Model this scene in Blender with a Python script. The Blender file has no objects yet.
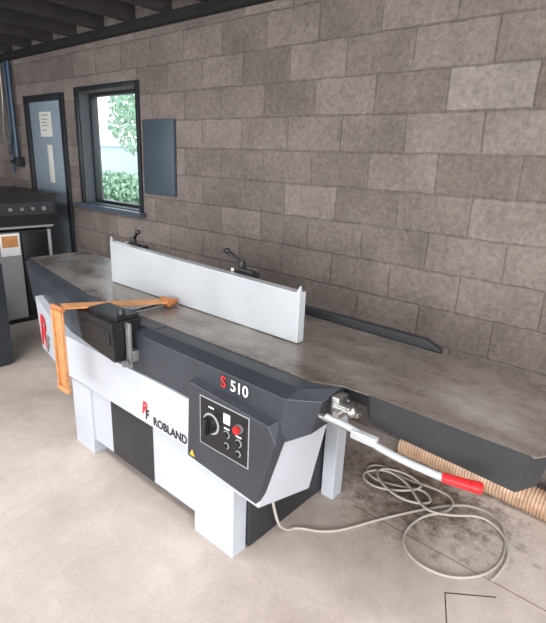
import bpy, bmesh, math, random
from mathutils import Matrix, Vector, Euler
random.seed(7)
scene=bpy.context.scene
COL=scene.collection
scene.view_settings.view_transform='Standard'

# ---------------------------------------------------------------- materials
def N(nt,t,**kw):
    n=nt.nodes.new(t)
    for k,v in kw.items(): setattr(n,k,v)
    return n
def mat(name,col,rough=.5,metal=0,var=.06,scale=8,bump=.0,bscale=60,col2=None,spec=.5,stretch=None):
    m=bpy.data.materials.new(name); m.use_nodes=True; nt=m.node_tree
    b=nt.nodes['Principled BSDF']; b.inputs['Roughness'].default_value=rough; b.inputs['Metallic'].default_value=metal
    b.inputs['Specular IOR Level'].default_value=spec
    tc=N(nt,'ShaderNodeTexCoord'); src=tc.outputs['Object']
    if stretch:
        mp=N(nt,'ShaderNodeMapping'); mp.inputs['Scale'].default_value=stretch
        nt.links.new(src,mp.inputs[0]); src=mp.outputs[0]
    no=N(nt,'ShaderNodeTexNoise'); no.inputs['Scale'].default_value=scale; no.inputs['Detail'].default_value=6
    nt.links.new(src,no.inputs['Vector'])
    r=N(nt,'ShaderNodeValToRGB'); r.color_ramp.elements[0].position=.3; r.color_ramp.elements[1].position=.7
    if col2 is None: col2=tuple(min(1,c*(1+var)+var*.01) for c in col); c1=tuple(c*(1-var) for c in col)
    else: c1=col
    r.color_ramp.elements[0].color=(*c1,1); r.color_ramp.elements[1].color=(*col2,1)
    nt.links.new(no.outputs['Fac'],r.inputs[0]); nt.links.new(r.outputs[0],b.inputs['Base Color'])
    if bump:
        n2=N(nt,'ShaderNodeTexNoise'); n2.inputs['Scale'].default_value=bscale; n2.inputs['Detail'].default_value=5
        nt.links.new(src,n2.inputs['Vector'])
        bp=N(nt,'ShaderNodeBump'); bp.inputs['Strength'].default_value=bump; bp.inputs['Distance'].default_value=.01
        nt.links.new(n2.outputs['Fac'],bp.inputs['Height']); nt.links.new(bp.outputs[0],b.inputs['Normal'])
    return m

def s2l(r,g,b):
    f=lambda c:(c/255/12.92) if c/255<=.04045 else ((c/255+.055)/1.055)**2.4
    return (f(r),f(g),f(b))

WHITE=mat('white_paint',s2l(176,180,187),.35,var=.05,scale=3)
FENCEW=mat('fence_aluminium',s2l(165,169,173),.38,.15,var=.08,scale=4)
SLATE=mat('slate_paint',s2l(47,51,58),.36,var=.16,scale=5)
DARK=mat('dark_paint',s2l(36,37,40),.5,var=.12,scale=8)
BLACK=mat('black_plastic',s2l(20,20,22),.4,var=.1)
RED=mat('red_plastic',s2l(186,30,34),.4,var=.05)
REDV=mat('red_vinyl',s2l(196,36,38),.5,var=.02)
WHITEV=mat('white_vinyl',s2l(225,225,225),.5,var=.02)
BLACKV=mat('black_vinyl',s2l(28,28,30),.5,var=.02)
ORANGE=mat('orange_aluminium',s2l(188,132,84),.5,.1,var=.2,scale=25)
ORANGE2=mat('orange_end',s2l(170,106,62),.5,.1)
STEEL=mat('steel',s2l(170,168,165),.3,.9,var=.1,scale=30)
GUN=mat('dull_steel',s2l(128,128,130),.45,.5,var=.15,scale=20)
GREYT=mat('grey_lever',s2l(172,174,178),.4,.2,var=.06)
CABLE=mat('cable_rubber',s2l(164,158,150),.6,var=.08,scale=20)
YEL=mat('yellow_sticker',s2l(225,165,40),.5,var=.02)
PAPER=mat('paper',s2l(196,194,188),.8,var=.04)
PANELB=mat('wall_panel_paint',s2l(58,68,77),.45,var=.08,scale=4)
DOORM=mat('door_paint',s2l(126,138,151),.5,var=.07,scale=3)
FRAMEM=mat('frame_paint',s2l(26,30,35),.45,var=.08)
SILL=mat('sill_paint',s2l(60,70,82),.45,var=.08)
WOODD=mat('dark_joists',s2l(14,13,14),.85,var=.3,scale=6)
JOIST=mat('brown_joists',s2l(48,44,42),.85,var=.3,scale=6)
PIPEM=mat('pipe_paint',s2l(40,62,84),.4,var=.1)
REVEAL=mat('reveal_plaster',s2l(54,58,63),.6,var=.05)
SAWD=mat('dust',s2l(120,92,66),.95,var=.2,scale=40)
BARK=mat('bark',s2l(140,140,128),.95,var=.2,scale=20)
LIGHTG=mat('light_grey_paint',s2l(150,153,156),.5,var=.06)
PRINT=mat('grey_print',s2l(120,112,110),.7,var=.05)

def table_mat():
    m=bpy.data.materials.new('worn_cast_table'); m.use_nodes=True; nt=m.node_tree; L=nt.links.new
    b=nt.nodes['Principled BSDF']; tc=N(nt,'ShaderNodeTexCoord')
    mp=N(nt,'ShaderNodeMapping'); mp.inputs['Scale'].default_value=(.9,1.4,1); L(tc.outputs['Object'],mp.inputs[0])
    n1=N(nt,'ShaderNodeTexNoise'); n1.inputs['Scale'].default_value=2.6; n1.inputs['Detail'].default_value=10; n1.inputs['Roughness'].default_value=.7; L(mp.outputs[0],n1.inputs['Vector'])
    r=N(nt,'ShaderNodeValToRGB'); e=r.color_ramp.elements
    e[0].position=.34; e[0].color=(*s2l(100,90,84),1); e[1].position=.66; e[1].color=(*s2l(165,158,153),1)
    x=e.new(.5); x.color=(*s2l(133,124,118),1)
    L(n1.outputs['Fac'],r.inputs[0])
    mp2=N(nt,'ShaderNodeMapping'); mp2.inputs['Scale'].default_value=(1.0,60,1); mp2.inputs['Rotation'].default_value=(0,0,.06); L(tc.outputs['Object'],mp2.inputs[0])
    n2=N(nt,'ShaderNodeTexNoise'); n2.inputs['Scale'].default_value=3; n2.inputs['Detail'].default_value=5; n2.inputs['Roughness'].default_value=.7; L(mp2.outputs[0],n2.inputs['Vector'])
    mx=N(nt,'ShaderNodeMixRGB',blend_type='OVERLAY'); mx.inputs[0].default_value=.13
    L(r.outputs[0],mx.inputs[1]); L(n2.outputs['Fac'],mx.inputs[2])
    n3=N(nt,'ShaderNodeTexNoise'); n3.inputs['Scale'].default_value=70; n3.inputs['Detail'].default_value=4; n3.inputs['Roughness'].default_value=.8; L(tc.outputs['Object'],n3.inputs['Vector'])
    mx2=N(nt,'ShaderNodeMixRGB',blend_type='OVERLAY'); mx2.inputs[0].default_value=.4; L(mx.outputs[0],mx2.inputs[1]); L(n3.outputs['Fac'],mx2.inputs[2])
    L(mx2.outputs[0],b.inputs['Base Color'])
    b.inputs['Metallic'].default_value=.5
    rr=N(nt,'ShaderNodeMapRange'); rr.inputs['From Min'].default_value=.35; rr.inputs['From Max'].default_value=.65; rr.inputs['To Min'].default_value=.2; rr.inputs['To Max'].default_value=.42
    L(n1.outputs['Fac'],rr.inputs['Value']); L(rr.outputs[0],b.inputs['Roughness'])
    return m
TABLE=table_mat()

def wall_mat():
    m=bpy.data.materials.new('concrete_blockwork'); m.use_nodes=True; nt=m.node_tree; L=nt.links.new
    b=nt.nodes['Principled BSDF']; b.inputs['Roughness'].default_value=.9; b.inputs['Specular IOR Level'].default_value=.2
    tc=N(nt,'ShaderNodeTexCoord'); sp=N(nt,'ShaderNodeSeparateXYZ'); L(tc.outputs['Object'],sp.inputs[0])
    ad=N(nt,'ShaderNodeMath',operation='ADD'); L(sp.outputs['X'],ad.inputs[0]); L(sp.outputs['Y'],ad.inputs[1])
    ad2=N(nt,'ShaderNodeMath',operation='ADD'); L(ad.outputs[0],ad2.inputs[0]); ad2.inputs[1].default_value=-.05
    az=N(nt,'ShaderNodeMath',operation='ADD'); L(sp.outputs['Z'],az.inputs[0]); az.inputs[1].default_value=.13
    cb=N(nt,'ShaderNodeCombineXYZ'); L(ad2.outputs[0],cb.inputs[0]); L(az.outputs[0],cb.inputs[1])
    wn=N(nt,'ShaderNodeTexNoise'); wn.inputs['Scale'].default_value=12; wn.inputs['Detail'].default_value=4; L(tc.outputs['Object'],wn.inputs['Vector'])
    wv=N(nt,'ShaderNodeVectorMath',operation='SCALE'); wv.inputs['Scale'].default_value=.018; L(wn.outputs['Color'],wv.inputs[0])
    wa=N(nt,'ShaderNodeVectorMath',operation='ADD'); L(cb.outputs[0],wa.inputs[0]); L(wv.outputs[0],wa.inputs[1])
    br=N(nt,'ShaderNodeTexBrick'); L(wa.outputs[0],br.inputs['Vector'])
    br.inputs['Scale'].default_value=1; br.inputs['Brick Width'].default_value=.4; br.inputs['Row Height'].default_value=.2
    br.inputs['Mortar Size'].default_value=.009; br.inputs['Mortar Smooth'].default_value=1.0; br.inputs['Bias'].default_value=-.1
    br.inputs['Color1'].default_value=(*s2l(106,97,92),1); br.inputs['Color2'].default_value=(*s2l(127,117,112),1)
    br.inputs['Mortar'].default_value=(*s2l(106,98,95),1)
    n1=N(nt,'ShaderNodeTexNoise'); n1.inputs['Scale'].default_value=3.5; n1.inputs['Detail'].default_value=8; n1.inputs['Roughness'].default_value=.75; L(tc.outputs['Object'],n1.inputs['Vector'])
    n2=N(nt,'ShaderNodeTexNoise'); n2.inputs['Scale'].default_value=32; n2.inputs['Detail'].default_value=8; n2.inputs['Roughness'].default_value=.85; L(tc.outputs['Object'],n2.inputs['Vector'])
    r2=N(nt,'ShaderNodeMapRange'); r2.inputs['From Min'].default_value=.3; r2.inputs['From Max'].default_value=.7; r2.inputs['To Min'].default_value=.15; r2.inputs['To Max'].default_value=.85; L(n2.outputs['Fac'],r2.inputs['Value'])
    bx=N(nt,'ShaderNodeMath',operation='COMPARE'); L(sp.outputs['X'],bx.inputs[0]); bx.inputs[1].default_value=-.855; bx.inputs[2].default_value=.193
    bz=N(nt,'ShaderNodeMath',operation='COMPARE'); L(sp.outputs['Z'],bz.inputs[0]); bz.inputs[1].default_value=1.963; bz.inputs[2].default_value=.093
    bm_=N(nt,'ShaderNodeMath',operation='MULTIPLY'); L(bx.outputs[0],bm_.inputs[0]); L(bz.outputs[0],bm_.inputs[1])
    bs=N(nt,'ShaderNodeMath',operation='MULTIPLY'); L(bm_.outputs[0],bs.inputs[0]); bs.inputs[1].default_value=.4
    mp0=N(nt,'ShaderNodeMixRGB'); L(bs.outputs[0],mp0.inputs[0]); L(br.outputs['Color'],mp0.inputs[1]); mp0.inputs[2].default_value=(*s2l(150,142,136),1)
    m1=N(nt,'ShaderNodeMixRGB',blend_type='OVERLAY'); m1.inputs[0].default_value=.65; L(mp0.outputs[0],m1.inputs[1]); L(n1.outputs['Fac'],m1.inputs[2])
    m2=N(nt,'ShaderNodeMixRGB',blend_type='OVERLAY'); m2.inputs[0].default_value=.65; L(m1.outputs[0],m2.inputs[1]); L(r2.outputs[0],m2.inputs[2])
    L(m2.outputs[0],b.inputs['Base Color'])
    h=N(nt,'ShaderNodeMath',operation='MULTIPLY_ADD'); h.inputs[1].default_value=-.85; L(br.outputs['Fac'],h.inputs[0])
    hs=N(nt,'ShaderNodeMath',operation='MULTIPLY'); hs.inputs[1].default_value=1.8; L(n2.outputs['Fac'],hs.inputs[0]); L(hs.outputs[0],h.inputs[2])
    bp=N(nt,'ShaderNodeBump'); bp.inputs['Strength'].default_value=.9; bp.inputs['Distance'].default_value=.009
    L(h.outputs[0],bp.inputs['Height']); L(bp.outputs[0],b.inputs['Normal'])
    return m
WALL=wall_mat()

def floor_mat():
    m=bpy.data.materials.new('dusty_concrete'); m.use_nodes=True; nt=m.node_tree; L=nt.links.new
    b=nt.nodes['Principled BSDF']; b.inputs['Roughness'].default_value=.7; b.inputs['Specular IOR Level'].default_value=.3
    tc=N(nt,'ShaderNodeTexCoord'); O=tc.outputs['Object']
    def noise(s,d=6,r=.6,dist=0):
        n=N(nt,'ShaderNodeTexNoise'); n.inputs['Scale'].default_value=s; n.inputs['Detail'].default_value=d; n.inputs['Roughness'].default_value=r; n.inputs['Distortion'].default_value=dist; L(O,n.inputs['Vector']); return n
    n1=noise(.9,9,.62,.8); n2=noise(60,4,.8); n3=noise(5,8,.75,.5)
    r=N(nt,'ShaderNodeValToRGB'); e=r.color_ramp.elements
    e[0].position=.36; e[0].color=(*s2l(170,156,147),1); e[1].position=.62; e[1].color=(*s2l(193,181,173),1)
    L(n1.outputs['Fac'],r.inputs[0])
    m1=N(nt,'ShaderNodeMixRGB',blend_type='OVERLAY'); m1.inputs[0].default_value=.2; L(r.outputs[0],m1.inputs[1]); L(n2.outputs['Fac'],m1.inputs[2])
    m2=N(nt,'ShaderNodeMixRGB',blend_type='OVERLAY'); m2.inputs[0].default_value=.35; L(m1.outputs[0],m2.inputs[1]); L(n3.outputs['Fac'],m2.inputs[2])
    mp=N(nt,'ShaderNodeMapping'); mp.inputs['Location'].default_value=(.78*1.5,-2.12*2.1,0); mp.inputs['Scale'].default_value=(1.5,2.1,1)
    L(O,mp.inputs[0])
    n4=noise(14,8,.8)
    ln=N(nt,'ShaderNodeVectorMath',operation='LENGTH'); L(mp.outputs[0],ln.inputs[0])
    sb=N(nt,'ShaderNodeMath',operation='MULTIPLY_ADD'); L(n4.outputs['Fac'],sb.inputs[0]); sb.inputs[1].default_value=3.0; L(ln.outputs['Value'],sb.inputs[2])
    mr=N(nt,'ShaderNodeMapRange'); mr.inputs['From Min'].default_value=2.3; mr.inputs['From Max'].default_value=1.6; L(sb.outputs[0],mr.inputs['Value'])
    m3=N(nt,'ShaderNodeMixRGB'); m3.inputs[2].default_value=(*s2l(84,66,54),1)
    ms=N(nt,'ShaderNodeMath',operation='MULTIPLY'); ms.inputs[1].default_value=.88; L(mr.outputs[0],ms.inputs[0]); L(ms.outputs[0],m3.inputs[0])
    L(m2.outputs[0],m3.inputs[1]); L(m3.outputs[0],b.inputs['Base Color'])
    bp=N(nt,'ShaderNodeBump'); bp.inputs['Strength'].default_value=.25; bp.inputs['Distance'].default_value=.004; L(n2.outputs['Fac'],bp.inputs['Height']); L(bp.outputs[0],b.inputs['Normal'])
    return m
FLOOR=floor_mat()
LEAF=mat('foliage',s2l(120,158,130),.8,var=.4,scale=5,col2=s2l(200,220,196))
GRASS=mat('grass',s2l(170,178,162),.9,var=.3,scale=3)
RENDER=mat('white_render',s2l(200,208,214),.8,var=.05)
SCREEN=mat('screen',s2l(190,200,205),.3,var=.03)
GLASS=bpy.data.materials.new('window_glass'); GLASS.use_nodes=True
_n=GLASS.node_tree; _n.nodes.clear(); _o=_n.nodes.new('ShaderNodeOutputMaterial'); _m=_n.nodes.new('ShaderNodeMixShader'); _t=_n.nodes.new('ShaderNodeBsdfTransparent'); _g=_n.nodes.new('ShaderNodeBsdfGlossy'); _g.inputs['Roughness'].default_value=.02
_t.inputs[0].default_value=(.84,.93,.97,1)
_m.inputs[0].default_value=.2; _n.links.new(_t.outputs[0],_m.inputs[1]); _n.links.new(_g.outputs[0],_m.inputs[2]); _n.links.new(_m.outputs[0],_o.inputs[0])

# ---------------------------------------------------------------- geometry helpers
class G:
    def __init__(s): s.bm=bmesh.new(); s.mi=0
    def _add(s,b2,mi=0,bev=0,seg=2):
        if bev:
            bmesh.ops.bevel(b2,geom=b2.edges[:],offset=bev,segments=seg,affect='EDGES',profile=.5)
        bmesh.ops.recalc_face_normals(b2,faces=b2.faces[:])
        for f in b2.faces: f.material_index=mi
        me=bpy.data.meshes.new('tmp'); b2.to_mesh(me); b2.free(); s.bm.from_mesh(me); bpy.data.meshes.remove(me)
        return s
    def box(s,x0,x1,y0,y1,z0,z1,bev=0,mi=0,M=None):
        b=bmesh.new(); bmesh.ops.create_cube(b,size=1)
        for v in b.verts: v.co=Vector(((x0+x1)/2+v.co.x*(x1-x0),(y0+y1)/2+v.co.y*(y1-y0),(z0+z1)/2+v.co.z*(z1-z0)))
        if M: bmesh.ops.transform(b,matrix=M,verts=b.verts)
        return s._add(b,mi,bev)
    def hull(s,pts,bev=0,mi=0):
        b=bmesh.new(); vs=[b.verts.new(p) for p in pts]; r=bmesh.ops.convex_hull(b,input=vs)
        bmesh.ops.delete(b,geom=[v for v in b.verts if not v.link_faces],context='VERTS')
        bmesh.ops.dissolve_limit(b,angle_limit=.01,verts=b.verts[:],edges=b.edges[:])
        return s._add(b,mi,bev)
    def loft(s,secs,mi=0,bev=0):
        b=bmesh.new(); rows=[[b.verts.new(p) for p in sec] for sec in secs]; n=len(rows[0])
        for i in range(len(rows)-1):
            for j in range(n): b.faces.new((rows[i][j],rows[i][(j+1)%n],rows[i+1][(j+1)%n],rows[i+1][j]))
        b.faces.new(rows[0]); b.faces.new(rows[-1])
        return s._add(b,mi,bev)
    def cyl(s,p0,p1,r,r2=None,seg=24,bev=0,mi=0):
        p0=Vector(p0);p1=Vector(p1);d=p1-p0; b=bmesh.new()
        bmesh.ops.create_cone(b,cap_ends=True,segments=seg,radius1=r,radius2=r if r2 is None else r2,depth=d.length)
        M=Matrix.Translation((p0+p1)/2)@d.to_track_quat('Z','Y').to_matrix().to_4x4()
        bmesh.ops.transform(b,matrix=M,verts=b.verts)
        if bev:
            es=[e for e in b.edges if len(e.link_faces)==2 and any(len(f.verts)>4 for f in e.link_faces)]
            bmesh.ops.bevel(b,geom=es,offset=bev,segments=2,affect='EDGES')
        return s._add(b,mi)
    def ball(s,c,r,sc=(1,1,1),mi=0):
        b=bmesh.new(); bmesh.ops.create_uvsphere(b,u_segments=20,v_segments=12,radius=r)
        for v in b.verts: v.co=Vector((v.co.x*sc[0]+c[0],v.co.y*sc[1]+c[1],v.co.z*sc[2]+c[2]))
        return s._add(b,mi)
    def obj(s,name,mats,parent=None,smooth=35,**props):
        me=bpy.data.meshes.new(name); s.bm.to_mesh(me); s.bm.free()
        return mk(name,me,mats,parent,smooth,**props)
def mk(name,me,mats,parent=None,smooth=35,**props):
    if not isinstance(mats,(list,tuple)): mats=[mats]
    if len(me.materials): me.materials.clear()
    idx=[p.material_index for p in me.polygons]
    for m in mats: me.materials.append(m)
    for p,k in zip(me.polygons,idx): p.material_index=min(k,len(mats)-1)
    o=bpy.data.objects.new(name,me); COL.objects.link(o)
    if smooth:
        for p in me.polygons: p.use_smooth=True
        me.set_sharp_from_angle(angle=math.radians(smooth))
    for k,v in props.items(): o[k]=v
    if parent: setpar(o,parent)
    return o
def setpar(o,p):
    o.parent=p
    root=p
    while root.parent: root=root.parent
    if p is root: o.matrix_parent_inverse=Matrix.Translation(-Vector(p.location))
def empty(name,loc,label,category,**props):
    o=bpy.data.objects.new(name,None); o.location=loc; o.empty_display_size=.1; COL.objects.link(o)
    o['label']=label; o['category']=category
    for k,v in props.items(): o[k]=v
    return o
def tube(name,pts,r,mat_,parent=None,cyclic=False,res=4,order=4,nurbs=True,**props):
    cu=bpy.data.curves.new(name,'CURVE'); cu.dimensions='3D'; cu.bevel_depth=r; cu.bevel_resolution=res; cu.use_fill_caps=True; cu.resolution_u=8
    sp=cu.splines.new('NURBS' if nurbs else 'POLY'); sp.points.add(len(pts)-1)
    for i,p in enumerate(pts): sp.points[i].co=(*p,1)
    if nurbs: sp.order_u=order; sp.use_endpoint_u=True
    t=bpy.data.objects.new('tmp',cu); COL.objects.link(t)
    dg=bpy.context.evaluated_depsgraph_get(); me=bpy.data.meshes.new_from_object(t.evaluated_get(dg))
    bpy.data.objects.remove(t); bpy.data.curves.remove(cu)
    return mk(name,me,mat_,parent,60,**props)
def text(name,body,loc,size,mat_,parent=None,rot=(math.pi/2,0,0),shear=0,bold=.0,sx=1,depth=.0006,**props):
    cu=bpy.data.curves.new(name,'FONT'); cu.body=body; cu.size=size; cu.extrude=depth; cu.shear=shear; cu.offset=bold
    t=bpy.data.objects.new('tmp',cu); COL.objects.link(t)
    dg=bpy.context.evaluated_depsgraph_get(); me=bpy.data.meshes.new_from_object(t.evaluated_get(dg))
    bpy.data.objects.remove(t); bpy.data.curves.remove(cu)
    M=Matrix.Translation(loc)@Euler(rot).to_matrix().to_4x4()@Matrix.Diagonal((sx,1,1,1))
    me.transform(M)
    return mk(name,me,mat_,parent,0,**props)

# ---------------------------------------------------------------- room
g=G(); g.box(-7.6,3.2,-4,2.7,-.1,0); g.obj('floor',FLOOR,smooth=0,kind='structure')
g=G()
WX0,WX1,WZ0,WZ1=-4.60,-3.66,1.13,2.13
DX0,DX1,DZ=-5.70,-4.86,2.14
T=3.1
for (a,b,c,d) in [(-7.6,DX0,0,T),(DX0,DX1,DZ,T),(DX1,WX0,0,T),(WX0,WX1,0,WZ0),(WX0,WX1,WZ1,T),(WX1,3.2,0,T)]:
    g.box(a,b,2.5,2.7,c,d)
g.obj('wall_north',WALL,smooth=0,kind='structure')
g=G(); g.box(-7.7,-7.6,-4,2.7,0,T); g.obj('wall_west',WALL,smooth=0,kind='structure')
g=G(); g.box(-7.6,3.2,-4.2,-4.0,2.45,T); g.obj('wall_south',WALL,smooth=0,kind='structure')
g=G(); g.box(-7.6,3.2,-4,2.7,T,T+.1); g.obj('ceiling',WOODD,smooth=0,kind='structure')
g=G(); g.box(-7.6,3.2,2.44,2.499,2.51,2.58,.004); g.obj('trim_1',WOODD,smooth=0,kind='structure')
x=-7.3; i=2
while x<3.1:
    g=G(); g.box(x,x+.07,-3.99,2.498,2.582,2.80)
    o=g.obj('trim_%d'%i,JOIST,smooth=0,kind='structure'); i+=1; x+=.45
g=G(); g.box(-7.58,3.1,.75,.90,2.46,2.58,.004); g.obj('trim_%d'%i,WOODD,smooth=0,kind='structure'); i+=1
g=G(); g.box(-.95,1.2,1.797,1.801,0,.0006); g.obj('trim_%d'%i,SAWD,smooth=0,kind='structure'); i+=1
g=G(); g.hull([(-.42,1.61,0),(-.26,1.73,0),(-.4225,1.614,0),(-.2625,1.734,0),(-.42,1.61,.0006),(-.26,1.73,.0006),(-.4225,1.614,.0006),(-.2625,1.734,.0006)])
g.hull([(-.42,1.61,0),(-.364,1.487,0),(-.4165,1.612,0),(-.3605,1.489,0),(-.42,1.61,.0006),(-.364,1.487,.0006),(-.4165,1.612,.0006),(-.3605,1.489,.0006)])
g.obj('trim_%d'%i,DARK,smooth=0,kind='structure'); i+=1

# window
g=G()
fw=.04
g.box(WX0-fw,WX0,2.48,2.51,WZ0-.02,WZ1+fw,.003); g.box(WX1,WX1+fw,2.48,2.51,WZ0-.02,WZ1+fw,.003)
g.box(WX0,WX1,2.48,2.51,WZ1,WZ1+fw,.003)
y0,y1=2.61,2.67
g.box(WX0,WX0+.03,y0,y1,WZ0,WZ1,.003); g.box(WX1-.03,WX1,y0,y1,WZ0,WZ1,.003); g.box(WX0+.03,WX1-.03,y0,y1,WZ0,WZ0+.03,.003); g.box(WX0+.03,WX1-.03,y0,y1,WZ1-.03,WZ1,.003)
w=g.obj('window_1',FRAMEM,kind='structure')
g=G(); g.box(WX0-.08,WX1+.08,2.42,2.499,WZ0-.045,WZ0-.005,.004); g.obj('sill',SILL,w,smooth=0)
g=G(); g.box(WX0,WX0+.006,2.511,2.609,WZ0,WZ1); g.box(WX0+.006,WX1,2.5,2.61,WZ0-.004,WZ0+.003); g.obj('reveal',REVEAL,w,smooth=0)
me=bpy.data.meshes.new('window_pane'); me.from_pydata([(WX0+.03,2.64,WZ0+.03),(WX1-.03,2.64,WZ0+.03),(WX1-.03,2.64,WZ1-.03),(WX0+.03,2.64,WZ1-.03)],[],[(0,1,2,3)])
mk('window_pane',me,GLASS,w,0)
# door
g=G(); g.box(DX0+.06,DX1-.06,2.505,2.55,.01,DZ-.06,.003)
d=g.obj('door_1',DOORM,kind='structure')
g=G(); g.box(DX0,DX0+.06,2.47,2.6,0,DZ,.003); g.box(DX1-.06,DX1,2.47,2.6,0,DZ,.003); g.box(DX0+.06,DX1-.06,2.47,2.6,DZ-.06,DZ,.003)
g.obj('frame',FRAMEM,d)
g=G(); g.cyl((DX0+.14,2.50,1.02),(DX0+.14,2.45,1.02),.012); g.cyl((DX0+.14,2.455,1.02),(DX0+.26,2.455,1.02),.010,bev=.003); g.box(DX0+.115,DX0+.165,2.498,2.505,.92,1.10,.002)
g.obj('handle',STEEL,d)
g=G(); g.box(-5.42,-5.17,2.501,2.504,1.74,1.98); n=g.obj('paper_notice',PAPER,smooth=0,label='white printed paper notice taped to the blue-grey door',category='notice')
for k,(zz,a,b,mm) in enumerate([(1.945,-5.38,-5.22,PRINT),(1.905,-5.38,-5.24,PRINT),(1.875,-5.38,-5.27,PRINT),(1.845,-5.38,-5.23,PRINT),(1.80,-5.38,-5.28,PRINT)]):
    g=G(); g.box(a,b,2.4995,2.501,zz,zz+.009); g.obj('printed_line',mm,n,smooth=0)
g=G(); g.box(-5.30,-5.20,2.499,2.504,1.28,1.66,.001); g.obj('door_plate',PAPER,label='narrow pale plate fixed on the blue-grey door',category='plate')
g=G(); g.box(-3.56,-3.16,2.47,2.499,1.29,1.87,.004); wp=g.obj('wall_panel',PANELB,label='flat blue-grey metal panel on the block wall by the window',category='panel')
p=empty('wall_pipe',(-5.95,2.45,1.2),'dark blue service pipes with taps fixed to the block wall','pipe')
tube('pipe',[(-5.93,2.45,2.50),(-5.93,2.45,1.45)],.022,PIPEM,p,nurbs=False)
tube('pipe',[(-6.05,2.46,2.50),(-6.05,2.46,1.75),(-6.0,2.42,1.6),(-5.95,2.40,1.5),(-5.98,2.42,1.35)],.014,PIPEM,p)
tube('pipe',[(-6.17,2.46,2.50),(-6.17,2.46,2.1),(-6.16,2.42,1.9),(-6.12,2.42,1.7),(-6.06,2.42,1.55)],.012,STEEL,p)
g=G(); g.box(-5.99,-5.87,2.41,2.499,1.42,1.52,.006); g.cyl((-5.93,2.41,1.47),(-5.93,2.37,1.47),.02); g.obj('tap',DARK,p)
g=G(); g.box(-6.13,-6.03,2.43,2.499,1.66,1.78,.006); g.obj('bracket',STEEL,p)

# outdoors
g=G(); g.box(-40,10,2.75,40,-.2,-.12); g.obj('ground',GRASS,smooth=0,kind='structure')
def foliage(name,c,sz,seed,count=1500,leaf=.09):
    """canopy built from many small leaf quads"""
    random.seed(seed); vs=[];fs=[]
    for k in range(count):
        while True:
            q=Vector((random.uniform(-1,1),random.uniform(-1,1),random.uniform(-1,1)))
            if q.length<=1: break
        p=Vector((c[0]+q.x*sz[0],c[1]+q.y*sz[1],c[2]+q.z*sz[2]))
        R=Euler((random.uniform(0,6.3),random.uniform(0,6.3),random.uniform(0,6.3))).to_matrix()
        s=leaf*random.uniform(.6,1.4); b=len(vs)
        for a in ((-1,0,0),(0,-.5,0.1),(1,0,0),(0,.5,0.1)): vs.append(p+R@(Vector(a)*s))
        fs.append((b,b+1,b+2,b+3))
    me=bpy.data.meshes.new(name); me.from_pydata(vs,[],fs); return me
t=empty('tree',(-12.3,8.6,-.12),'leafy green tree growing outside the window','tree')
mk('foliage',foliage('foliage',(-12.4,8.6,2.65),(1.3,.8,1.1),3,1700,.08),LEAF,t,0)
g=G(); g.cyl((-12.2,8.6,-.12),(-12.2,8.6,2.4),.05,.04); g.obj('trunk',BARK,t)
t=empty('bush',(-17.5,11,-.12),'low green bush growing outside the window','bush')
mk('foliage',foliage('foliage',(-17.5,11,.2),(4.2,.7,.7),9,5000,.12),LEAF,t,0)
g=G(); g.box(-30,-9,13,15,-.12,1.9); g.box(-30,-9,12.9,15.1,1.9,2.0); g.obj('garden_wall',RENDER,smooth=0,label='pale rendered low wall standing outside the window',category='wall')

# ---------------------------------------------------------------- main machine
P=empty('surface_planer',(-1.8,1.5,0),'long white and slate surface planer with worn cast tables','planer')
ZT=.86
g=G()
g.box(-2.41,-1.156,1.175,1.198,.085,.42,.002)
g.box(-2.43,-2.24,1.16,1.24,0,.40,.003); g.box(-1.39,-1.15,1.16,1.24,0,.36,.003)
g.box(-2.428,-2.40,1.242,1.84,.02,.42,.002)
g.box(-1.125,-1.055,1.76,1.84,0,.60,.003)
g.box(-2.42,-1.127,1.805,1.838,.085,.60,.003)
g.box(-2.39,-1.17,1.20,1.80,.087,.11)
base=g.obj('base',WHITE,P,smooth=0)
g=G(); g.box(-1.155,-1.130,1.242,1.80,.02,.50,.002); g.obj('end_panel',DARK,P,label='dark recessed end panel of the base')
g=G(); g.box(-2.05,-1.70,1.168,1.174,.09,.42,.002); g.obj('access_panel',DARK,P,label='dark access panel in the base front')
YB=1.138
g=G()
g.box(-2.47,-1.39,YB,1.80,.425,.660,.003)
g.hull([(-1.395,YB-.0005,.66),(-1.395,YB-.0005,.37),(-1.395,1.44,.78),(-1.395,1.44,.30),(-.995,YB-.0005,.355),(-.98,1.44,.285),(-.93,YB-.0005,.66),(-.885,1.44,.78)],.004)
g.hull([(-3.05,1.27,.72),(-2.97,1.25,.40),(-2.468,YB+.001,.427),(-2.468,YB+.001,.66),(-3.05,1.75,.72),(-2.97,1.75,.40),(-2.45,1.75,.427),(-2.45,1.75,.66)],.002)
g.obj('body',WHITE,P,smooth=0)
# tables
def slab(pts,z0,z1,bev=.002):
    g=G(); g.loft([[(x,y,z0) for x,y in pts],[(x,y,z1) for x,y in pts]],bev=bev); return g
g=slab([(-3.57,1.48),(-2.45,1.30),(-2.04,1.285),(-2.04,1.90),(-3.57,1.90)],.85,ZT); g.obj('outfeed_table',TABLE,P,smooth=0)
g=slab([(-1.96,1.285),(-.90,1.29),(-.80,1.335),(-.70,1.342),(-.185,1.342),(-.160,1.378),(-.160,1.88),(-1.96,1.90)],.856,ZT,0); g.obj('infeed_table',TABLE,P,smooth=0)
g=G(); g.cyl((-2.0,1.27,.80),(-2.0,1.88,.80),.05,seg=32); g.box(-2.036,-2.018,1.30,1.895,.835,.8625); g.box(-1.982,-1.964,1.30,1.895,.835,.8625); g.obj('cutterblock',STEEL,P)
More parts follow.
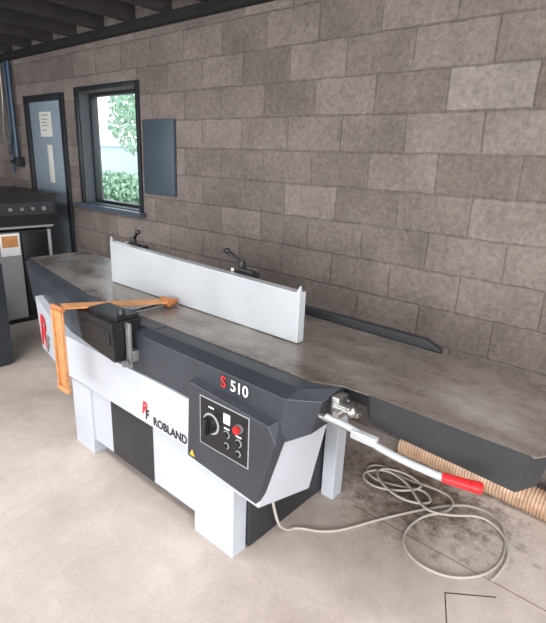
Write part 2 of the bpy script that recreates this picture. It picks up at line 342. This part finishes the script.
# infeed extension casting
g=G()
g.loft([[(-.725,1.365,.8585),(-.715,1.375,.775),(-.715,1.86,.775),(-.725,1.86,.8555)],
        [(-.695,1.338,.8585),(-.68,1.344,.752),(-.68,1.86,.752),(-.695,1.86,.8555)],
        [(-.195,1.338,.8585),(-.215,1.344,.730),(-.215,1.86,.730),(-.195,1.86,.8555)],
        [(-.155,1.385,.8585),(-.175,1.400,.742),(-.175,1.86,.742),(-.155,1.86,.8555)]])
g.box(-1.90,-.71,1.40,1.84,.78,.855)
g.obj('extension_casting',DARK,P,smooth=0)
# side bands
def sec(x,yo,zt,zb,yi,dx=0,ch=.055,cz=.018):
    return [(x,yi,zt),(x,yo+ch,zt),(x+dx*.3,yo+.005,zt-cz),(x+dx,yo,zb),(x+dx,yi,zb)]
g=G()
g.loft([sec(-3.57,1.425,.858,.60,1.50,.14,ch=.05),sec(-3.45,1.385,.858,.60,1.50,.10,ch=.05),sec(-2.45,1.19,.858,.655,1.34,ch=.06),sec(-2.08,1.15,.858,.665,1.34,ch=.06)],bev=.002)
g.loft([sec(-2.08,1.15,.858,.662,1.34,ch=.06),sec(-1.72,1.148,.858,.662,1.34,ch=.06)])
g.loft([sec(-1.72,1.148,.8555,.662,1.34,ch=.06),sec(-.90,1.148,.8555,.662,1.34,ch=.07,cz=.02,dx=-.015),sec(-.80,1.235,.8555,.69,1.37,-.05,ch=.09,cz=.03)],bev=.002)
g.obj('side_casting',SLATE,P,smooth=0)
g=G(); g.box(-3.50,-3.05,1.50,1.86,.70,.849,.01); g.obj('table_rib',SLATE,P,smooth=0)
# text
yb=1.1475
text('lettering','S',(-1.215,yb,.780),.064,REDV,P,bold=.0008)
text('lettering','510',(-1.164,yb,.780),.062,WHITEV,P,bold=.0006)
yt=YB-.0018
text('lettering','ROBLAND',(-1.640,yt,.443),.056,BLACKV,P,bold=.0012,sx=.90)
# joined emblem: red R whose leg meets a dark F
text('emblem','R',(-1.724,yt,.474),.086,REDV,P,shear=.2,bold=.0025,sx=.82)
text('emblem','F',(-1.698,yt-.0008,.452),.070,BLACKV,P,shear=.2,bold=.0018,sx=.72)
ang=math.atan2(YB-1.25,-2.47+2.97)
yy=lambda x: YB+(x+2.47)*(YB-1.25)/.5-.004
text('emblem','R',(-2.97,yy(-2.97),.445),.28,REDV,P,rot=(math.pi/2,0,ang),shear=.15,bold=.006)
text('emblem','F',(-2.83,yy(-2.83)-.001,.43),.16,PRINT,P,rot=(math.pi/2,0,ang),shear=.15,bold=.003)
# control box
yf=1.11
g=G(); g.hull([(-1.355,yf,.762),(-1.37,yf,.425),(-.985,yf,.395),(-.905,yf,.68),(-.94,yf,.735),
               (-1.365,1.16,.77),(-1.38,1.16,.415),(-.99,1.16,.385),(-.90,1.16,.68),(-.93,1.16,.745)],.003)
cb=g.obj('control_panel',SLATE,P,smooth=0,label='dark slate control box with switches')
g=G(); g.box(-1.285,-1.03,yf-.003,yf+.004,.528,.728,.002); g.box(-1.289,-1.026,yf-.0015,yf+.003,.524,.732,.0,mi=1); g.obj('switch_plate',[BLACK,LIGHTG],cb,smooth=0)
g=G(); g.cyl((-1.222,yf-.003,.632),(-1.222,yf-.005,.632),.044,mi=1,seg=32); g.cyl((-1.222,yf-.005,.632),(-1.222,yf-.022,.632),.036,.033,bev=.002,seg=32); g.box(-1.231,-1.213,yf-.044,yf-.02,.597,.667,.004)
g.obj('rotary_switch',[BLACK,LIGHTG],cb)
g=G(); g.box(-1.154,-1.120,yf-.006,yf-.002,.665,.707,.001); g.obj('display',SCREEN,cb,smooth=0)
g=G(); g.cyl((-1.070,yf-.003,.675),(-1.070,yf-.012,.675),.018,mi=1); g.cyl((-1.070,yf-.012,.675),(-1.070,yf-.028,.675),.012,.017,bev=.003); g.obj('stop_button',[RED,GUN],cb)
for (a,b,mm,rr) in [(-1.137,.622,BLACK,.013),(-1.075,.612,BLACK,.013),(-1.137,.575,BLACK,.010),(-1.075,.568,BLACK,.010)]:
    g=G(); g.cyl((a,yf-.003,b),(a,yf-.006,b),rr+.003,mi=1); g.cyl((a,yf-.006,b),(a,yf-.014,b),rr,bev=.002); g.obj('push_button',[mm,LIGHTG],cb)
for (a,b,mm) in [(-1.137,.646,WHITEV),(-1.075,.638,WHITEV),(-1.222,.700,WHITEV)]:
    g=G(); g.box(a-.014,a+.014,yf-.0042,yf-.0028,b-.003,b+.003); g.obj('printed_mark',mm,cb,smooth=0)
g=G(); g.hull([(-1.355,yf-.001,.436),(-1.325,yf-.001,.436),(-1.34,yf-.001,.464),(-1.355,yf+.001,.436),(-1.325,yf+.001,.436),(-1.34,yf+.001,.464)]); g.obj('warning_triangle',YEL,cb,smooth=0)
# fence
FY=1.535
g=G()
g.hull([(-2.58,FY,ZT+.003),(-1.16,FY,ZT+.003),(-2.58,FY,1.105),(-1.16,FY,1.083),(-2.58,FY+.045,ZT+.003),(-1.16,FY+.045,ZT+.003),(-2.58,FY+.045,1.105),(-1.16,FY+.045,1.083)],.003)
g.hull([(-1.18,FY+.001,1.078),(-1.161,FY+.001,1.078),(-1.161,FY+.02,1.078),(-1.18,FY+.02,1.078),(-1.163,FY+.005,1.112),(-1.161,FY+.012,1.112)])
g.hull([(-2.579,FY+.001,1.1),(-2.56,FY+.001,1.1),(-2.579,FY+.02,1.1),(-2.56,FY+.02,1.1),(-2.578,FY+.005,1.135),(-2.576,FY+.012,1.135)])
fence=g.obj('fence',FENCEW,P,smooth=0,label='long white aluminium fence across the tables')
def clamp(x,flip=1):
    g=G(); g.box(x-.05,x+.05,FY+.046,FY+.16,1.05,1.085,.006); g.box(x-.035,x+.035,FY+.10,FY+.158,ZT+.02,1.06,.004); g.cyl((x,FY+.09,1.08),(x,FY+.09,1.115),.018)
    c=g.obj('fence_bracket',[DARK],fence)
    g=G(); g.cyl((x,FY+.09,1.11),(x+.0,FY+.09,1.14),.016,bev=.003); g.cyl((x,FY+.09,1.128),(x-.075*flip,FY+.07,1.175),.008,.009); g.ball((x-.08*flip,FY+.068,1.178),.014,(1.5,1,1))
    g.cyl((x+.01,FY+.06,1.105),(x+.12,FY+.05,1.105),.010,.012,bev=.003)
    g.obj('clamp_lever',BLACK,c)
    g=G(); g.cyl((x-.03,FY+.06,1.08),(x-.03,FY+.06,1.105),.012,seg=6); g.obj('bolt',STEEL,c)
clamp(-2.47,-1); clamp(-1.58)
g=G(); g.loft([[(-2.2,1.905,.80),(-2.2,1.945,.80),(-2.2,1.945,.895),(-2.2,1.905,.895)],[(-.76,1.905,.80),(-.76,1.945,.80),(-.76,1.945,.895),(-.76,1.905,.895)],[(-.69,1.905,.80),(-.69,1.945,.80),(-.69,1.945,.865),(-.69,1.905,.865)]],bev=.003)
g.obj('fence_rail',DARK,P,smooth=0)
# bridge guard
g=G()
g.hull([(-2.08,1.04,.905),(-1.785,1.04,.905),(-2.08,1.20,.905),(-1.785,1.20,.905),(-2.06,1.05,.755),(-1.785,1.05,.72),(-2.06,1.15,.755),(-1.785,1.15,.72)],.006)
g.box(-2.04,-1.80,1.075,1.19,.90,.92,.004)
g.box(-2.04,-1.80,1.036,1.05,.80,.87,.004)
gd=g.obj('bridge_guard',BLACK,P,smooth=0,label='dark guard carrier with orange swinging guard bar')
g=G(); g.box(-1.778,-1.748,1.105,1.12,.69,.90,.003); g.box(-1.80,-1.745,1.12,1.15,.72,.77,.002); g.cyl((-1.763,1.10,.715),(-1.763,1.075,.715),.014,bev=.003); g.obj('guard_column',GUN,gd)
g=G(); g.cyl((-1.84,1.13,.915),(-1.84,1.13,.945),.018,.015,bev=.003,seg=16); g.obj('guard_knob',BLACK,gd)
for zz in (.89,.74):
    g=G(); g.cyl((-1.763,1.106,zz),(-1.763,1.098,zz),.009,seg=6); g.obj('bolt',STEEL,gd)
def bar(p0,p1,w,h):
    p0=Vector(p0);p1=Vector(p1);d=(p1-p0).normalized(); s=d.cross(Vector((0,0,1))).normalized()
    prof=[(-.5,0),(-.5,.6),(-.3,1),(.3,1),(.5,.6),(.5,0),(.42,0),(.38,.5),(.25,.8),(-.25,.8),(-.38,.5),(-.42,0)]
    g=G(); g.loft([[p+s*(a*w)+Vector((0,0,b*h)) for a,b in prof] for p in (p0,p1)]); return g
g=bar((-2.10,.985,.922),(-1.96,1.47,.885),.085,.009); g.obj('guard_bar',ORANGE,gd,smooth=0)
g=G(); g.hull([(-2.0,1.46,.87),(-1.91,1.44,.87),(-2.0,1.46,.91),(-1.91,1.44,.91),(-1.945,1.525,.866),(-1.93,1.525,.895),(-1.95,1.52,.895)],.003); g.obj('guard_tip',ORANGE2,gd)
g=G(); g.box(-2.148,-2.06,.964,.974,.53,.915,.003); g.box(-2.148,-2.138,.955,.965,.53,.91,.002); g.box(-2.07,-2.06,.955,.965,.53,.91,.002); g.box(-2.152,-2.055,.953,.976,.505,.53,.004); g.obj('folded_guard_bar',ORANGE,gd)
g=G(); g.cyl((-2.15,.968,.920),(-2.055,.968,.920),.012); g.obj('guard_hinge',ORANGE2,gd)
# mechanism and lever
g=G(); g.box(-.80,-.77,1.27,1.33,.76,.845,.004); g.cyl((-.79,1.28,.81),(-.73,1.28,.81),.018,bev=.003); g.cyl((-.83,1.255,.765),(-.71,1.255,.765),.012)
g.cyl((-.76,1.24,.80),(-.76,1.34,.80),.013); g.ball((-.725,1.28,.81),.02); g.box(-.77,-.71,1.30,1.337,.78,.80,.003)
mech=g.obj('height_mechanism',STEEL,P)
lv=tube('height_lever',[(-.80,1.25,.775),(-.74,1.245,.778),(-.68,1.24,.775),(-.60,1.235,.757),(-.50,1.23,.752),(-.40,1.23,.754),(-.375,1.23,.755)],.0115,GREYT,P,order=3,label='pale grey height lever with red grip')
g=G(); g.cyl((-.385,1.23,.755),(-.30,1.235,.765),.014,.016,bev=.004); g.cyl((-.305,1.235,.765),(-.275,1.237,.769),.017,bev=.004); g.obj('grip',RED,lv)
g=G(); g.box(-.69,-.60,1.225,1.25,.752,.782,.003); g.obj('lever_tab',GREYT,lv)

# ---------------------------------------------------------------- extraction hose
def hose():
    bm=bmesh.new()
    ctrl=[(-.99,2.385),(-.7,2.385),(-.3,2.365),(.1,2.35),(.6,2.35),(1.1,2.38)]
    def cr(t):
        n=len(ctrl)-1; i=min(int(t*n),n-1); u=t*n-i
        P_=[Vector(ctrl[max(0,min(n,i+k))]) for k in (-1,0,1,2)]
        return .5*((2*P_[1])+(-P_[0]+P_[2])*u+(2*P_[0]-5*P_[1]+4*P_[2]-P_[3])*u*u+(-P_[0]+3*P_[1]-3*P_[2]+P_[3])*u**3)
    S=1000; seg=28; prev=None; dist=0; last=cr(0)
    def ring(p,dd,r):
        nx=Vector((-dd.y,dd.x,0)); return [bm.verts.new(Vector((p.x,p.y,.071))+nx*(r*math.cos(a))+Vector((0,0,r*math.sin(a)))) for a in [2*math.pi*j/seg for j in range(seg)]]
    d0=(cr(.004)-cr(0)).normalized()
    for rr_,off in ((.058,.25),(.058,0)):
        rg=ring(cr(0)+d0*off,d0,rr_)
        if prev:
            for j in range(seg): bm.faces.new((prev[j],prev[(j+1)%seg],rg[(j+1)%seg],rg[j]))
        prev=rg
    for k in range(S+1):
        t=k/S; p=cr(t); dd=(cr(min(1,t+.002))-cr(max(0,t-.002))).normalized()
        dist+=(p-last).length; last=p
        rg=ring(p,dd,.066+.0034*math.cos(dist*2*math.pi/.016))
        for j in range(seg): bm.faces.new((prev[j],prev[(j+1)%seg],rg[(j+1)%seg],rg[j]))
        prev=rg
    bmesh.ops.recalc_face_normals(bm,faces=bm.faces[:])
    me=bpy.data.meshes.new('extraction_hose'); bm.to_mesh(me); bm.free(); return me
HOSE=mat('hose_plastic',s2l(152,120,96),.4,var=.15,scale=15,col2=s2l(186,156,132))
mk('extraction_hose',hose(),HOSE,None,80,label='ribbed translucent tan extraction hose lying along the wall',category='hose')

# ---------------------------------------------------------------- cable
z=.007
A=[(-1.10,1.33,.30),(-1.09,1.36,.10),(-1.08,1.43,.01),(-1.066,1.485,z),(-.928,1.556,z),(-.81,1.80,z),(-.674,2.03,z),(-.56,2.18,z),(-.46,2.21,z),(-.38,2.18,z),(-.311,2.057,z),(-.30,1.85,z),(-.414,1.69,z),(-.575,1.66,z),(-.69,1.755,z),(-.677,1.945,z+.008),(-.58,2.06,z+.012),(-.60,2.18,z+.008),(-.72,2.20,z),(-.86,2.16,z),(-1.0,2.20,z),(-1.08,2.12,z),(-1.0,2.04,z),(-.86,2.08,z),(-.74,2.14,z+.010),(-.66,2.06,z+.010),(-.78,1.98,z+.010),(-.93,2.02,z+.012),(-1.02,2.12,z+.014),(-.90,2.20,z+.014),(-.74,2.16,z+.014),(-.82,2.04,z+.012),(-.96,1.98,z),(-1.07,2.04,z),(-.98,2.16,z+.010),(-.82,2.12,z+.016),(-.68,1.98,z+.014),(-.56,2.04,z+.014),(-.46,2.15,z+.010),(-.34,2.10,z+.010),(-.27,1.95,z),(-.30,1.80,z)]
tube('power_cable',A,.0064,CABLE,None,order=3,label='pale grey power cable coiled loosely on the concrete floor',category='cable')

# ---------------------------------------------------------------- second machine
Q=empty('thicknesser',(-5.1,1.8,0),'black and white woodworking machine beside the door','machine')
g=G(); g.box(-5.5,-4.72,1.35,2.18,0,.88,.004); g.obj('cabinet',DARK,Q)
g=G(); g.box(-4.725,-4.705,1.90,2.13,.06,.86,.003); g.obj('front_panel',BLACK,Q)
g=G(); g.box(-4.722,-4.70,1.37,1.88,.05,.87,.003); g.obj('side_panel',LIGHTG,Q,smooth=0,label='pale lower cover panel')
g=G(); g.box(-4.722,-4.70,2.145,2.17,.02,.88,.003); g.box(-5.55,-4.69,1.3,2.2,.905,.93,.003); g.obj('edge_trim',LIGHTG,Q,smooth=0,label='light grey top edge and post')
g=G(); g.box(-5.6,-4.66,1.25,2.24,.931,1.20,.002); g.box(-5.62,-4.645,1.24,2.25,1.20,1.225,.001); g.obj('head',BLACK,Q,smooth=0)
g=G(); g.box(-4.662,-4.652,1.35,2.20,1.03,1.14,.002); g.obj('control_strip',DARK,Q,smooth=0)
for (yy_,zz,rr) in [(1.80,1.085,.016),(1.90,1.085,.016),(2.0,1.085,.016),(2.1,1.085,.02)]:
    g=G(); g.cyl((-4.653,yy_,zz),(-4.63,yy_,zz),rr,bev=.002); g.obj('knob',GUN,Q)
g=G(); g.box(-4.702,-4.696,1.70,1.87,.66,.86); g.obj('sticker',[WHITEV],Q,smooth=0)
g=G(); g.box(-4.698,-4.693,1.715,1.855,.74,.845); g.obj('sticker_emblem',ORANGE,Q,smooth=0)
g=G(); g.box(-4.35,-3.77,.70,1.36,.02,.80,.008); g.box(-4.33,-3.79,.72,1.34,0,.02); g.obj('side_cabinet',SLATE,None,label='dark grey metal cabinet standing by the far machine',category='cabinet')

# ---------------------------------------------------------------- camera and lights
X=(.75484403,.22342736,-.61667714);Y=(.65474697,-.20084828,.72867439);Z=(.03894726,-.95380301,-.29789751);H=1.6
M=Matrix([[X[0],-X[1],-X[2],0],[Y[0],-Y[1],-Y[2],0],[Z[0],-Z[1],-Z[2],H],[0,0,0,1]])
cam=bpy.data.cameras.new('camera'); co=bpy.data.objects.new('camera',cam); COL.objects.link(co); co.matrix_world=M
cam.sensor_fit='HORIZONTAL'; cam.sensor_width=36; cam.lens=36*485/546; cam.clip_start=.02
scene.camera=co
w=bpy.data.worlds.new('sky'); scene.world=w; w.use_nodes=True
w.node_tree.nodes['Background'].inputs[0].default_value=(.92,.96,1,1); w.node_tree.nodes['Background'].inputs[1].default_value=3.5
def area(name,loc,target,sx,sy,e,col=(1,1,1)):
    l=bpy.data.lights.new(name,'AREA'); l.shape='RECTANGLE'; l.size=sx; l.size_y=sy; l.energy=e; l.color=col
    o=bpy.data.objects.new(name,l); COL.objects.link(o); o.location=loc
    o.rotation_euler=(Vector(target)-Vector(loc)).to_track_quat('-Z','Y').to_euler(); return o
area('doorway_light',(.8,-3.8,1.5),(-1.2,1.5,.2),4.0,2.2,340,(1,.995,.985))
area('overhead_fill',(.8,.6,2.4),(.4,1.0,0),.6,2.4,78,(1,.99,.98))  # added overhead fill to brighten the floor, no fixture hangs here
area('overhead_fill',(-3,.2,2.4),(-3,.5,0),2.4,.5,58,(1,.99,.98))  # second added fill, for the far end of the room, no lamp there
